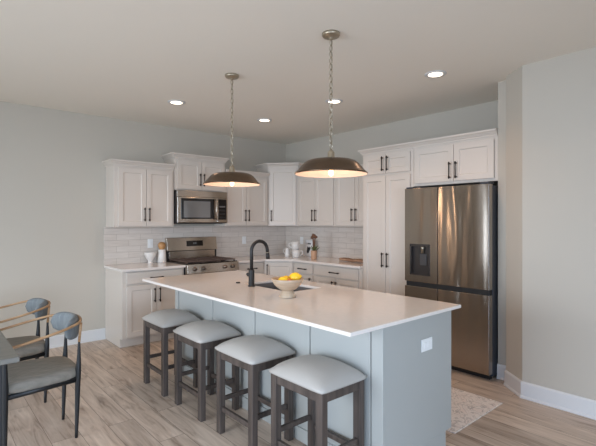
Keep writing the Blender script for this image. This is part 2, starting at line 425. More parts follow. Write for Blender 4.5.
# wall A uppers
W = 2.494 - 1.737
cabinet('overhead_cabinet', 'white two-door wall cabinet left of the microwave', (1.737, YA, 0), 0, W, UD, 1.39, 2.15,
        [('door', .045, .385, 1.402, 2.11, ('v', .358, 1.545)), ('door', .390, W - .03, 1.402, 2.11, ('v', .418, 1.545))], crown_sides=(1, 0))
W = .762
cabinet('overhead_cabinet', 'short white two-door cabinet mounted directly above the microwave', (2.500, YA, 0), 0, W, UD + .015, 1.873, 2.305,
        [('door', .03, .3785, 1.886, 2.265, ('v', .352, 2.02)), ('door', .3835, W - .03, 1.886, 2.265, ('v', .410, 2.02))], crown_sides=(1, 1))
x0 = 3.268; W = XB - .612 - x0
cabinet('overhead_cabinet', 'white two-door wall cabinet between the microwave and the tall corner cabinet', (x0, YA, 0), 0, W, UD, 1.39, 2.15,
        [('door', .03, (W / 2 - .03) - .0025, 1.402, 2.11, ('v', (W / 2 - .03) - .030, 1.545)), ('door', (W / 2 - .03) + .0025, W - .03, 1.402, 2.11, ('v', (W / 2 - .03) + .030, 1.545))], crown_sides=(0, 0))
# diagonal corner upper
def corner_cabinet(name, label, s, d, z0, z1, toe, front, crown_on, s2=None):
    s2 = s2 or s
    t = thing(name, label, 'cabinet', (XB, YA, 0), 0)
    g = .003
    poly = [(-g, -g), (-s, -g), (-s, -d), (-d, -s2), (-g, -s2)]
    bm = bmesh.new(); prism(bm, poly, z0 + toe, z1)
    if toe:
        k = .05; prism(bm, [(-g, -g), (-s, -g), (-s, -d + k), (-d + k, -s), (-g, -s)], z0, z0 + toe)
    link('cabinet_body', bm, M_CAB, t, bevel=.002)
    fl = math.hypot(s - d, s2 - d)
    bm = bmesh.new(); kind, zz0, zz1, hz = front
    shaker(bm, .025, fl - .025, zz0, zz1, -.001)
    f = link(kind, bm, M_CAB, t, bevel=.0025, loc=(-s, -d, 0), rot=(0, 0, -math.atan2(s2 - d, s - d)))
    h = link('handle', pull_bm(.055, hz, -.021), M_BRONZE, f, smooth=True)
    if crown_on: crown(t, [(-s, -g), (-s, -d), (-d, -s2), (-g, -s2)], z1 - .012, poly[::-1])
    return t
corner_cabinet('corner_cabinet', 'tall white single-door corner wall cabinet set diagonally', .61, UD, 1.39, 2.305, 0, ('door', 1.402, 2.265, 1.545), True, .655)
# wall B uppers : y from 5.005 down to 3.425
y1 = YA - .657
def two_door_upper(ya, yb, label):
    W = ya - yb
    cabinet('overhead_cabinet', label, (XB, ya, 0), -PI / 2, W, UD, 1.39, 2.15,
            [('door', .025, W / 2 - .0025, 1.402, 2.11, ('v', W / 2 - .034, 1.545)), ('door', W / 2 + .0025, W - .025, 1.402, 2.11, ('v', W / 2 + .034, 1.545))], crown_sides=(0, 0))
two_door_upper(y1, 4.167, 'white two-door wall cabinet right of the tall corner cabinet')
two_door_upper(4.165, 3.428, 'white two-door wall cabinet against the tall pantry cabinet')
# pantry and fridge cabinet
W = 3.425 - 2.712; PD = .60
cabinet('pantry_cabinet', 'tall white four-door pantry cabinet beside the refrigerator', (XB, 3.425, 0), -PI / 2, W, PD, 0, 2.275,
        [('door', .03, .354, 2.015, 2.235, ('v', .322, 2.125)), ('door', .359, W - .03, 2.015, 2.235, ('v', .391, 2.125)),
         ('door', .03, .354, .115, 1.985, ('v', .322, 1.015)), ('door', .359, W - .03, .115, 1.985, ('v', .391, 1.015))], toe=.1, crown_sides=(1, 0))
W = 2.710 - 1.793
cabinet('overhead_cabinet', 'wide white two-door cabinet mounted above the refrigerator', (XB, 2.710, 0), -PI / 2, W, PD, 1.84, 2.275,
        [('door', .03, (W / 2 + .025) - .0025, 1.868, 2.235, ('v', (W / 2 + .025) - .034, 1.975)), ('door', (W / 2 + .025) + .0025, W - .03, 1.868, 2.235, ('v', (W / 2 + .025) + .034, 1.975))], crown_sides=(0, 0))
# base cabinets
CT = .884
W = 2.492 - 1.732
cabinet('base_cabinet', 'white base cabinet with one drawer and two doors left of the range', (1.732, YA, 0), 0, W, BD, 0, CT,
        [('drawer', .045, W - .03, .735, .868, ('h', W / 2 + .01, .795)), ('door', .045, .3975, .125, .715, ('v', .368, .585)), ('door', .4025, W - .03, .125, .715, ('v', .432, .585))], toe=.105)
x0 = 3.272; W = XB - .916 - x0
cabinet('base_cabinet', 'narrow white base cabinet with a drawer right of the range', (x0, YA, 0), 0, W, BD, 0, CT,
        [('drawer', .02, W - .02, .735, .868, ('h', W / 2, .795)), ('door', .02, W - .02, .125, .715, ('v', .05, .6))], toe=.105)
corner_cabinet('corner_cabinet', 'white diagonal corner base cabinet below the stacked white mugs', .914, BD, 0, CT, .105, ('door', .125, .868, .76), False)
ya = YA - .916; W = ya - 4.282
cabinet('base_cabinet', 'narrow white base cabinet with a drawer below the framed print', (XB, ya, 0), -PI / 2, W, BD, 0, CT,
        [('drawer', .02, W - .02, .735, .868, ('h', W / 2, .795)), ('door', .02, W - .02, .125, .715, ('v', W - .05, .6))], toe=.105)
W = 4.280 - 3.428
cabinet('base_cabinet', 'wide white base cabinet with a drawer against the pantry cabinet', (XB, 4.280, 0), -PI / 2, W, BD, 0, CT,
        [('drawer', .02, W - .06, .735, .868, ('h', W / 2 - .02, .795)), ('door', .02, .4035, .125, .715, ('v', .374, .6)), ('door', .4085, W - .06, .125, .715, ('v', .438, .6))], toe=.105)

# perimeter worktops
bm = bmesh.new(); prism(bm, [(1.712, YA - .010), (1.712, YA - .648), (2.494, YA - .648), (2.494, YA - .010)], CT + .001, .914)
tag(link('countertop', bm, M_QUARTZ, bevel=.003), 'short white quartz countertop left of the range', 'countertop')
e = .025
bm = bmesh.new()
prism(bm, [(3.270, YA - .010), (3.270, YA - .648), (XB - .914 - e * .4, YA - .648), (XB - .648, YA - .914 - e * .4), (XB - .648, 3.428), (XB - .010, 3.428), (XB - .010, YA - .010)], CT + .001, .914)
tag(link('countertop', bm, M_QUARTZ, bevel=.003), 'white quartz corner countertop between the range and the pantry', 'countertop')

# ------------------------------------------------------------------ wall outlets
def outlet(loc, rz, label, wdt=.072, name='wall_outlet'):
    t = thing(name, label, 'outlet', loc, rz)
    link('cover_plate', bx((-wdt / 2, -.007, -.058), (wdt / 2, -.0005, .058)), M_PLATE, t, bevel=.002)
    n = 2 if wdt > .1 else 1
    for k in range(n):
        cx = 0 if n == 1 else (-.023 + .046 * k)
        bm = bmesh.new(); box(bm, (cx - .0165, -.010, -.034), (cx + .0165, -.006, .034))
        link('receptacle', bm, M_PLATE, t, bevel=.002)
    return t
outlet((2.303, YA - .009, 1.165), 0, 'white wall outlet left of the range on the tiles')
outlet((3.80, YA - .009, 1.165), 0, 'white wall outlet right of the range on the tiles')
outlet((XB - .009, 5.20, 1.15), -PI / 2, 'white wall outlet behind the stacked mugs')
outlet((XB - .009, 3.66, 1.165), -PI / 2, 'white wall outlet next to the pantry above the wooden tray')

# ------------------------------------------------------------------ island
IX0, IX1, IY0, IY1 = 1.592, 2.680, 1.424, 4.065
IT = .892
BX0, BX1, BY0, BY1 = 1.910, 2.632, 1.468, 4.025
isl = thing('kitchen_island', 'long pale blue-grey panelled kitchen island in front of the stools', 'island', (BX0, BY0, 0))
bm = bmesh.new()
w_, l_ = BX1 - BX0, BY1 - BY0
SX0, SX1, SY0, SY1 = 2.150, 2.490, 2.55, 3.17
box(bm, (0.012, 0.012, .0), (w_ - .07, l_ - .012, .105)); box(bm, (.012, .012, .105), (w_ - .022, l_ - .012, .66))
ya_, yb_ = SY0 - BY0 - .012, SY1 - BY0 + .012
box(bm, (.012, .012, .66), (w_ - .022, ya_, IT)); box(bm, (.012, yb_, .66), (w_ - .022, l_ - .012, IT))
box(bm, (.012, ya_, .66), (SX0 - BX0 - .012, yb_, IT)); box(bm, (SX1 - BX0 + .012, ya_, .66), (w_ - .022, yb_, IT))
link('island_body', bm, M_ISL, isl)
bm = bmesh.new()
box(bm, (.012, 0, .105), (w_, .0115, IT)); box(bm, (.012, 0, 0), (w_ - .07, .0115, .105))
link('end_panel', bm, M_ISL, isl, bevel=.0015)
bm = bmesh.new()
box(bm, (.012, l_ - .0115, .105), (w_, l_, IT)); box(bm, (.012, l_ - .0115, 0), (w_ - .07, l_, .105))
link('end_panel', bm, M_ISL, isl, bevel=.0015)
cuts = [1.468, 1.553, 2.060, 2.673, 3.300, 3.950, 4.025]
for i in range(6):
    a = cuts[i] - BY0 + (.005 if i else 0); b = cuts[i + 1] - BY0 - (.005 if i < 5 else 0)
    corner = i in (0, 5)
    link('corner_post' if corner else 'panel', bx((-.004 if corner else 0, a, 0), (.0115, b, IT)), M_ISL, isl, bevel=.002)
link('base_trim', bx((-.012, 0.095, 0), (.006, l_ - .072, .09)), M_ISL, isl, bevel=.003)
# kitchen-side doors
for k in range(4):
    a = .03 + k * (l_ - .06) / 4; b = a + (l_ - .06) / 4 - .008
    bm = bmesh.new(); shaker(bm, -b, -a, .125, .868, 0)
    f = link('door', bm, M_ISL, isl, bevel=.002, loc=(w_ - .021, 0, 0), rot=(0, 0, PI / 2))
    f.location.y = 0
    f.rotation_euler = (0, 0, PI / 2)
    # local x -> world y ; flip so the doors lie along +y
    for v in f.data.vertices: v.co.x = -v.co.x
    f.data.flip_normals()
    link('handle', pull_bm(b - .04 if k % 2 == 0 else a + .04, .76, -.021), M_BRONZE, f, smooth=True)
t = thing('wall_outlet', 'white horizontal outlet on the island end panel', 'outlet', (2.335, BY0, .708))
link('cover_plate', bx((-.0575, -.007, -.0375), (.0575, -.0005, .0375)), M_PLATE, t, bevel=.002)
for k in (-1, 1): link('receptacle', bx((k * .021 - .0165, -.010, -.0165), (k * .021 + .0165, -.006, .0165)), M_PLATE, t, bevel=.004)
# island top with sink cut-out
bm = bmesh.new(); xs = [IX0, SX0, SX1, IX1]; ys = [IY0, SY0, SY1, IY1]
g = {}
for k, z in enumerate((IT + .0005, .914)):
    for i, x in enumerate(xs):
        for j, y in enumerate(ys): g[i, j, k] = bm.verts.new((x, y, z))
for i in range(3):
    for j in range(3):
        if (i, j) == (1, 1): continue
        bm.faces.new([g[i, j, 1], g[i + 1, j, 1], g[i + 1, j + 1, 1], g[i, j + 1, 1]]); bm.faces.new([g[i, j, 0], g[i, j + 1, 0], g[i + 1, j + 1, 0], g[i + 1, j, 0]])
def side(a, b): bm.faces.new([g[a + (0,)], g[b + (0,)], g[b + (1,)], g[a + (1,)]])
for i in range(3): side((i, 0), (i + 1, 0)); side((i + 1, 3), (i, 3)); side((3, i), (3, i + 1)); side((0, i + 1), (0, i))
side((1, 1), (1, 2)); side((2, 2), (2, 1)); side((1, 2), (2, 2)); side((2, 1), (1, 1))
tag(link('island_countertop', bm, M_QUARTZ, bevel=.003), 'long white quartz countertop on the blue-grey island', 'countertop')
# sink
t = thing('sink', 'undermount steel sink let into the island countertop', 'sink', (SX0, SY0, IT - .0005))
bm = bmesh.new(); a, b = SX1 - SX0, SY1 - SY0; th = .008
box(bm, (-th, -th, -.2), (a + th, b + th, -.192)); box(bm, (-th, -th, -.2), (0, b + th, 0)); box(bm, (a, -th, -.2), (a + th, b + th, 0))
box(bm, (-th, -th, -.2), (a + th, 0, 0)); box(bm, (-th, b, -.2), (a + th, b + th, 0))
link('basin', bm, M_SINK, t, bevel=.002)
bm = bmesh.new(); lathe(bm, [(0, .006), (.03, .006), (.043, .003), (.045, 0)], 20, (a / 2, b / 2, -.192)); link('drain', bm, M_BLACKM, t, smooth=True)
# faucet
fx, fy = 2.098, 2.985
t = thing('faucet', 'matte black gooseneck pull-down faucet standing on the island countertop', 'faucet', (fx, fy, .9145))
bm = bmesh.new(); lathe(bm, [(0, 0), (.030, 0), (.030, .006), (.025, .012), (.0245, .135), (.021, .142), (0, .142)], 20); link('base', bm, M_BLACKM, t, smooth=True)
bm = bmesh.new(); path = [(0, 0, .13), (0, 0, .295)]
R = .083
for k in range(1, 15): a = PI - PI * k / 14 * .98; path.append((R + R * math.cos(a), 0, .295 + R * math.sin(a)))
ex, ez = path[-1][0], path[-1][2]
path.append((ex + .002, 0, ez - .02))
tube(bm, path, .0145, 12); link('spout', bm, M_BLACKM, t, smooth=True)
bm = bmesh.new(); tube(bm, [(ex + .002, 0, ez - .02), (ex + .003, 0, ez - .024), (ex + .004, 0, ez - .028)], .0152, 12); link('collar', bm, M_NICKEL, t, smooth=True)
bm = bmesh.new(); tube(bm, [(ex + .003, 0, ez - .026), (ex + .006, 0, ez - .055), (ex + .008, 0, ez - .08)], [.0155, .0165, .017], 12); link('spray_head', bm, M_BLACKM, t, smooth=True)
bm = bmesh.new(); tube(bm, [(0, .02, .095), (0, .05, .095)], .017, 12); tube(bm, [(0, .048, .095), (0, .062, .097)], [.017, .012], 12)
link('handle', bm, M_BLACKM, t, smooth=True)
bm = bmesh.new(); lathe(bm, [(0, 0), (.02, 0), (.02, .006), (.014, .009), (0, .009)], 18)
tag(link('disposal_button', bm, M_BLACKM, smooth=True, loc=(2.122, 3.226, .9145)), 'small round dark button left of the faucet on the island', 'button')
# fruit bowl
t = thing('fruit_bowl', 'footed beige stoneware bowl of lemons on the island', 'bowl', (2.0, 2.394, .9145))
bm = bmesh.new(); lathe(bm, [(0, 0), (.059, 0), (.061, .005), (.054, .020), (.044, .042), (.036, .056), (0, .058)], 32); link('foot', bm, M_BEIGE, t, smooth=True)
bm = bmesh.new(); lathe(bm, [(0, .044), (.034, .045), (.062, .060), (.094, .088), (.112, .116), (.118, .134), (.115, .136), (.107, .118), (.088, .090), (.055, .066), (.025, .056), (0, .055)], 36); link('basin', bm, M_BEIGE, t, smooth=True)
def lemon(name, loc, rot, s, m, label, cat):
    bm = bmesh.new()
    prof = [(0, -.047), (.006, -.045), (.011, -.039), (.024, -.029), (.032, -.012), (.033, .004), (.028, .022), (.016, .034), (.009, .040), (.005, .046), (0, .047)] if cat == 'lemon' else [(.034 * math.sin(PI * k / 10), -.034 * math.cos(PI * k / 10)) for k in range(11)]
    lathe(bm, [(abs(r) * s if abs(r) > 1e-4 else 0, z * s) for r, z in prof], 20)
    return tag(link(name, bm, m, smooth=True, loc=loc, rot=rot), label, cat)
bz = .9145
s2 = math.sqrt(.5)
def at_bowl(r, f, z): return (2.0 + r * .752 + f * .659, 2.394 - r * .659 + f * .752, bz + z)
lemon('lemon', at_bowl(-.028, -.045, .122), (0, PI / 2, .75 - PI / 2), .98, M_LEMON, 'yellow lemon lying at the left front of the footed bowl', 'lemon')
lemon('lemon', at_bowl(.053, -.008, .142), (0, PI / 2 - .25, .55 - PI / 2), 1.12, M_LEMON, 'yellow lemon resting highest at the right of the footed bowl', 'lemon')
lemon('lemon', at_bowl(-.01, .045, .118), (0, PI / 2, .2), .95, M_LEMON, 'yellow lemon at the back of the footed bowl', 'lemon')
lemon('orange', at_bowl(.015, -.068, .124), (0, 0, 0), .55, M_ORANGE, 'small orange fruit between the lemons in the footed bowl', 'orange')

# ------------------------------------------------------------------ bar stools
def make_stool():
    t = thing('bar_stool', '', 'stool', (0, 0, 0), 0, 'backless counter stools along the island')
    dx, dy, lx, ly, ht = .336, .432, .042, .050, .574        # along world x, world y
    for sx in (0, 1):
        for sy in (0, 1):
            a = (0 if sx == 0 else dx - lx, 0 if sy == 0 else dy - ly)
            link('leg', bx((a[0], a[1], 0), (a[0] + lx, a[1] + ly, ht)), M_STOOL, t, bevel=.003)
    az0, az1 = ht - .055, ht - .001; k = .004
    link('apron', bx((k, ly, az0), (k + .022, dy - ly, az1)), M_STOOL, t, bevel=.002)
    link('apron', bx((dx - k - .022, ly, az0), (dx - k, dy - ly, az1)), M_STOOL, t, bevel=.002)
    link('apron', bx((lx, k, az0), (dx - lx, k + .022, az1)), M_STOOL, t, bevel=.002)
    link('apron', bx((lx, dy - k - .022, az0), (dx - lx, dy - k, az1)), M_STOOL, t, bevel=.002)
    link('stretcher', bx((.012, ly - .004, .155), (.034, dy - ly + .004, .187)), M_STOOL, t, bevel=.003)
    link('stretcher', bx((dx - .034, ly - .004, .155), (dx - .012, dy - ly + .004, .187)), M_STOOL, t, bevel=.003)
    link('stretcher', bx((lx - .004, .012, .215), (dx - lx + .004, .034, .245)), M_STOOL, t, bevel=.003)
    link('stretcher', bx((lx - .004, dy - .034, .215), (dx - lx + .004, dy - .012, .245)), M_STOOL, t, bevel=.003)
    # domed cushion
    bm = bmesh.new(); n = 14; ov = .016; gr = {}
    for i in range(n + 1):
        for j in range(n + 1):
            u, v = i / n * 2 - 1, j / n * 2 - 1
            f = (1 - abs(u) ** 2.4) * (1 - abs(v) ** 2.4); z = ht + .018 + .074 * max(0, f) ** .62
            cr = max(abs(u), abs(v))
            x = dx / 2 + u * (dx / 2 + ov); y = dy / 2 + v * (dy / 2 + ov)
            # round the plan corners
            q = .008 * (abs(u * v)) ** 8
            gr[i, j] = bm.verts.new((x - math.copysign(q, u), y - math.copysign(q, v), z))
    for i in range(n):
        for j in range(n): bm.faces.new((gr[i, j], gr[i + 1, j], gr[i + 1, j + 1], gr[i, j + 1]))
    rim = [gr[i, 0] for i in range(n + 1)] + [gr[n, j] for j in range(1, n + 1)] + [gr[i, n] for i in range(n - 1, -1, -1)] + [gr[0, j] for j in range(n - 1, 0, -1)]
    cxy = Vector((dx / 2, dy / 2, 0))
    prev = rim
    for dz, sc_ in ((-.008, 1.004), (-.014, .992)):
        cur = [bm.verts.new((dx / 2 + (r.co.x - dx / 2) * sc_, dy / 2 + (r.co.y - dy / 2) * sc_, ht + .016 + dz)) for r in rim]
        for k in range(len(rim)): bm.faces.new((prev[k], cur[k], cur[(k + 1) % len(rim)], prev[(k + 1) % len(rim)]))
        prev = cur
    bm.faces.new(prev[::-1])
    link('seat', bm, M_LEATH, t, smooth=True)
    return t
STOOLS = [(1.522, 3.43, 'grey leather backless bar stool farthest along the island, nearest the base cabinet'),
          (1.534, 2.82, 'grey leather backless bar stool second from the range end of the island'),
          (1.546, 2.190, 'grey leather backless bar stool next to the one nearest the camera'),
          (1.553, 1.583, 'grey leather backless bar stool nearest the camera, by the island end panel')]
st = make_stool()
for i, (x, y, lab) in enumerate(STOOLS):
    o = st if i == 0 else copy_tree(st)
    o.location = (x, y, 0); o['label'] = lab

# ------------------------------------------------------------------ refrigerator
FX, FYL, FYR = 3.89, 2.706, 1.800
t = thing('refrigerator', 'stainless four-door refrigerator with a water dispenser beside the pantry', 'refrigerator', (FX, FYL, 0), -PI / 2)
# local: x to the right (world -y), front towards -y (world -x); y=0 at door front
fw = FYL - FYR; sp = FYL - 2.319
link('fridge_body', bx((.004, .075, .03), (fw - .002, .70, 1.795)), M_DKSTEEL, t, bevel=.004)
link('base_grille', bx((.02, .06, .0), (fw - .02, .10, .045)), M_BLACKM, t)
link('pocket_handle', bx((.006, .02, .775), (fw - .006, .09, .835)), M_BLACKM, t, bevel=.003)
def fdoor(a, b, z0, z1, hole=None):
    bm = bmesh.new()
    if not hole: box(bm, (a, 0, z0), (b, .07, z1))
    else:
        xs = [a, hole[0], hole[1], b]; zs = [z0, hole[2], hole[3], z1]; d = .05
        F = {(i, j): bm.verts.new((x, 0, z)) for i, x in enumerate(xs) for j, z in enumerate(zs)}
        for i in range(3):
            for j in range(3):
                if (i, j) != (1, 1): bm.faces.new((F[i, j], F[i + 1, j], F[i + 1, j + 1], F[i, j + 1]))
        R = {(i, j): bm.verts.new((xs[i], d, zs[j])) for i in (1, 2) for j in (1, 2)}
        bm.faces.new((R[1, 1], R[2, 1], R[2, 2], R[1, 2]))
        for p, q in (((1, 1), (2, 1)), ((2, 1), (2, 2)), ((2, 2), (1, 2)), ((1, 2), (1, 1))): bm.faces.new((F[p], F[q], R[q], R[p]))
        B = {(i, j): bm.verts.new((xs[i], .07, zs[j])) for i in (0, 3) for j in (0, 3)}
        bm.faces.new((B[0, 0], B[0, 3], B[3, 3], B[3, 0]))
        bm.faces.new([F[i, 0] for i in range(4)] + [B[3, 0], B[0, 0]]); bm.faces.new([F[i, 3] for i in range(4)] + [B[3, 3], B[0, 3]])
        bm.faces.new([F[0, j] for j in range(4)] + [B[0, 3], B[0, 0]]); bm.faces.new([F[3, j] for j in range(4)] + [B[3, 3], B[3, 0]])
    return link('door', bm, M_STEEL, t, bevel=.003, seg=2)
DH = (.066, .300, .905, 1.222)
d1 = fdoor(0, sp - .003, .832, 1.805, DH)
fdoor(sp + .003, fw, .832, 1.805)
fdoor(0, sp - .003, .055, .782); fdoor(sp + .003, fw, .055, .782)
bm = bmesh.new()   # dispenser lining
x0, x1, z0, z1 = DH
box(bm, (x0 - .004, -.003, z0 - .004), (x0 + .012, .048, z1 + .004)); box(bm, (x1 - .012, -.003, z0 - .004), (x1 + .004, .048, z1 + .004))
box(bm, (x0, -.003, z1 - .022), (x1, .048, z1 + .004)); box(bm, (x0, -.003, z0 - .004), (x1, .048, z0 + .012)); box(bm, (x0 + .01, .040, z0), (x1 - .01, .048, z1))
dp = link('dispenser', bm, mat('dispenser_grey', srgb(66, 60, 57), .25, .3), d1, bevel=.002); dp['label'] = 'black water dispenser recess'
bm = bmesh.new(); lathe(bm, [(0, -.07), (.013, -.07), (.018, -.02), (.022, 0), (0, 0)], 14, ((x0 + x1) / 2 + .02, .022, z1 - .022)); link('nozzle', bm, M_NICKEL, d1, smooth=True)
link('paddle', bx(((x0 + x1) / 2 - .02, .030, z0 + .10), ((x0 + x1) / 2 + .06, .036, z1 - .10)), mat('dark_grey_plastic', srgb(70, 68, 68), .3), d1, bevel=.003)
for a in (.01, fw - .09): link('hinge_cover', bx((a, .01, 1.8065), (a + .08, .12, 1.822)), M_DKSTEEL, t, bevel=.004)

# ------------------------------------------------------------------ microwave
MX0, MX1, MZ0, MZ1 = 2.502, 3.262, 1.432, 1.869
t = thing('microwave', 'stainless over-the-range microwave below the short cabinet', 'microwave', (MX0, YA, MZ0))
W, Hh, D = MX1 - MX0, MZ1 - MZ0, .385
link('housing', bx((.0, -D + .02, 0), (W, -.011, Hh)), M_BLACKM, t, bevel=.003)
bm = bmesh.new(); yf = -D
box(bm, (0.002, yf, Hh - .085), (W - .002, yf + .02, Hh - .002)); link('top_panel', bm, M_STEEL_R, t, bevel=.003)
dr = link('door', bx((.002, yf - .012, .012), (W * .77, yf + .019, Hh - .088)), M_STEEL_R, t, bevel=.004)
link('window_surround', bx((.052, yf - .016, .060), (W * .715, yf - .011, Hh - .105)), M_BLACK, dr, bevel=.002)
link('window', bx((.088, yf - .018, .078), (W * .63, yf - .0155, Hh - .140)), M_GLASSG, dr)
bm = bmesh.new(); hx = W * .735
tube(bm, [(hx, yf - .045, .05), (hx, yf - .045, Hh - .10)], .012, 10)
for z in (.065, Hh - .115): tube(bm, [(hx, yf - .012, z), (hx, yf - .045, z)], .009, 8)
link('handle', bm, M_STEEL_R, dr, smooth=True)
cp = link('control_panel', bx((W * .775, yf - .012, .012), (W - .002, yf + .019, Hh - .088)), M_STEEL_R, t, bevel=.004)
link('keypad', bx((W * .80, yf - .015, .05), (W - .025, yf - .0115, Hh - .105)), M_BLACK, cp)
for r in range(4):
    z = .07 + r * .05
    link('button', bx((W * .82, yf - .0165, z), (W - .045, yf - .0148, z + .022)), M_BLACKM if r < 3 else M_GLASSG, cp)
link('vent', bx((.05, -D + .05, -.006), (W - .05, -.08, -.0005)), M_BLACKM, t)

# ------------------------------------------------------------------ gas range
t = thing('gas_range', 'stainless freestanding gas range between the base cabinets', 'stove', (2.501, YA, 0))
W = .762; D = .64
link('oven_body', bx((0, -D + .02, .03), (W, -.012, .905)), M_BLACKM, t, bevel=.002)
dr = link('oven_door', bx((.004, -D - .03, .20), (W - .004, -D + .019, .775)), M_STEEL_R, t, bevel=.004)
link('window', bx((.11, -D - .033, .33), (W - .11, -D - .029, .63)), M_BLACK, dr)
bm = bmesh.new(); tube(bm, [(.05, -D - .085, .72), (W - .05, -D - .085, .72)], .013, 10)
for x in (.08, W - .08): tube(bm, [(x, -D - .03, .72), (x, -D - .085, .72)], .010, 8)
link('handle', bm, M_STEEL_R, dr, smooth=True)
link('drawer', bx((.004, -D - .025, .045), (W - .004, -D + .019, .19)), M_STEEL_R, t, bevel=.004)
bm = bmesh.new()
for p in (((0, -D + .02, .79), (0, -D - .045, .80), (0, -D - .03, .915), (0, -D + .02, .915)),):
    a = [bm.verts.new(v) for v in p]; b = [bm.verts.new((W, v[1], v[2])) for v in p]
    bm.faces.new(a); bm.faces.new(b[::-1])
    for i in range(4): bm.faces.new((a[i], a[(i + 1) % 4], b[(i + 1) % 4], b[i]))
cp = link('control_panel', bm, M_STEEL_R, t, bevel=.004)
for x in (.10, .22, .54, .66):
    bm = bmesh.new(); lathe(bm, [(.026, 0), (.026, .008), (.021, .014), (.019, .036), (0, .038)], 18)
    link('knob', bm, M_KNOB, cp, smooth=True, loc=(x, -D - .037, .858), rot=(PI / 2 - .1, 0, 0))
link('cooktop', bx((0, -D + .0, .905), (W, -.06, .925)), M_BLACK, t, bevel=.004)
for gx in (.02, .262, .504):
    bm = bmesh.new(); a, b = gx, gx + .238; y0, y1 = -D + .03, -.12; z = .952
    for x in (a + .006, b - .006): box(bm, (x - .006, y0, z - .012), (x + .006, y1, z))
    for y in (y0, y1): box(bm, (a, y - .006, z - .012), (b, y + .006, z))
    for y in (y0 * .75 + y1 * .25, (y0 + y1) / 2, y0 * .25 + y1 * .75): box(bm, (a, y - .005, z - .011), (b, y + .005, z))
    box(bm, ((a + b) / 2 - .005, y0, z - .011), ((a + b) / 2 + .005, y1, z))
    for x in (a + .008, b - .008):
        for y in (y0 + .01, y1 - .01): box(bm, (x - .007, y - .007, .925), (x + .007, y + .007, z - .01))
    link('grate', bm, M_IRON, t)
for x, y in ((.14, -.24), (.14, -.48), (.62, -.24), (.62, -.48), (.38, -.36)):
    bm = bmesh.new(); lathe(bm, [(0, 0), (.045, 0), (.045, .006), (.03, .008), (.03, .016), (0, .017)], 18, (x, y, .925)); link('burner', bm, M_BLACKM, t, smooth=True)
bgp = link('backguard', bx((0, -.085, .905), (W, -.012, 1.07)), M_BLACKM, t, bevel=.003)
link('splash_plate', bx((.03, -.088, .95), (W - .03, -.0845, 1.05)), M_STEEL_R, bgp, bevel=.001)
bm = bmesh.new(); prof = [(-.02, 1.055), (-.105, 1.055), (-.075, 1.235), (-.02, 1.235)]
a = [bm.verts.new((0, y, z)) for y, z in prof]; b = [bm.verts.new((W, y, z)) for y, z in prof]
bm.faces.new(a); bm.faces.new(b[::-1])
for i in range(4): bm.faces.new((a[i], a[(i + 1) % 4], b[(i + 1) % 4], b[i]))
link('back_panel', bm, M_STEEL_R, t, bevel=.004)
tilt = math.atan2(.03, .18)
link('display', bx((-.125, -.003, -.038), (.125, .001, .038)), M_BLACK, bgp, loc=(W / 2 + .03, -.090, 1.15), rot=(-tilt, 0, 0))
bm = bmesh.new()
for k in range(2): box(bm, (-.025 + k * .028, -.0045, -.012), (-.005 + k * .028, -.003, .016))
link('clock_panel', bm, M_GLASSG, bgp, loc=(W / 2 + .03, -.090, 1.15), rot=(-tilt, 0, 0))

# ------------------------------------------------------------------ counter items
def lathe_thing(name, prof, m, loc, label, cat, n=28):
    bm = bmesh.new(); lathe(bm, prof, n); return tag(link(name, bm, m, smooth=True, loc=loc), label, cat)
Z = .9145
lathe_thing('footed_bowl', [(0, 0), (.034, 0), (.036, .004), (.028, .016), (.030, .030), (.056, .070), (.076, .115), (.079, .142), (.075, .142), (.070, .112), (.050, .072), (.022, .040), (0, .036)], M_CERAM,
            (2.265, YA - .10, Z), 'small white flared bowl on the counter left of the wooden-topped jar', 'bowl')
t = thing('ceramic_jar', 'white ceramic jar with a round wooden top beside the range', 'jar', (2.415, YA - .12, Z))
bm = bmesh.new(); lathe(bm, [(0, 0), (.052, 0), (.056, .006), (.054, .09), (.048, .165), (.044, .172), (0, .172)], 28); link('body', bm, M_CERAM, t, smooth=True)
bm = bmesh.new(); lathe(bm, [(0, .168), (.030, .170), (.036, .185), (.047, .205), (.050, .228), (.044, .252), (.026, .268), (0, .272)], 24); link('wooden_top', bm, M_WOOD, t, smooth=True)
# pitcher and mugs
t = thing('pitcher', 'slim white pitcher left of the stacked mugs in the corner', 'pitcher', (4.225, 5.065, Z))
bm = bmesh.new(); lathe(bm, [(0, 0), (.032, 0), (.038, .008), (.040, .05), (.033, .09), (.028, .115), (.032, .138), (.028, .137), (.024, .115), (.024, .09), (0, .08)], 24); link('body', bm, M_CERAM, t, smooth=True)
bm = bmesh.new(); tube(bm, smooth_path([(-.028, .01, .122), (-.050, .02, .116), (-.056, .022, .08), (-.037, .012, .05)], 5), .005, 8); link('handle', bm, M_CERAM, t, smooth=True)
def mug(loc, rz, label, fill, k=1.2):
    t = thing('mug', label, 'mug', loc, rz)
    bm = bmesh.new(); lathe(bm, [(r * k, z * k) for r, z in [(0, 0), (.040, 0), (.046, .006), (.050, .05), (.050, .098), (.046, .098), (.045, .05), (.038, .012), (0, .010)]], 28); link('body', bm, M_CERAM, t, smooth=True)
    bm = bmesh.new(); tube(bm, [p * k for p in smooth_path([(.048, 0, .082), (.075, 0, .080), (.080, 0, .045), (.046, 0, .022)], 5)], .006 * k, 8); link('handle', bm, M_CERAM, t, smooth=True)
    if fill:
        bm = bmesh.new(); lathe(bm, [(0, .090 * k), (.0445 * k, .090 * k), (.0445 * k, .078 * k), (0, .078 * k)], 24)
        link('contents', bm, M_COFFEE, t)
    return t
mug((4.263, 4.90, Z), -.75, 'white mug at the bottom of the stacked pair in the corner', False)
mug((4.258, 4.912, Z + .1182), PI - .75, 'white mug with dark contents on top of the stacked pair', True)
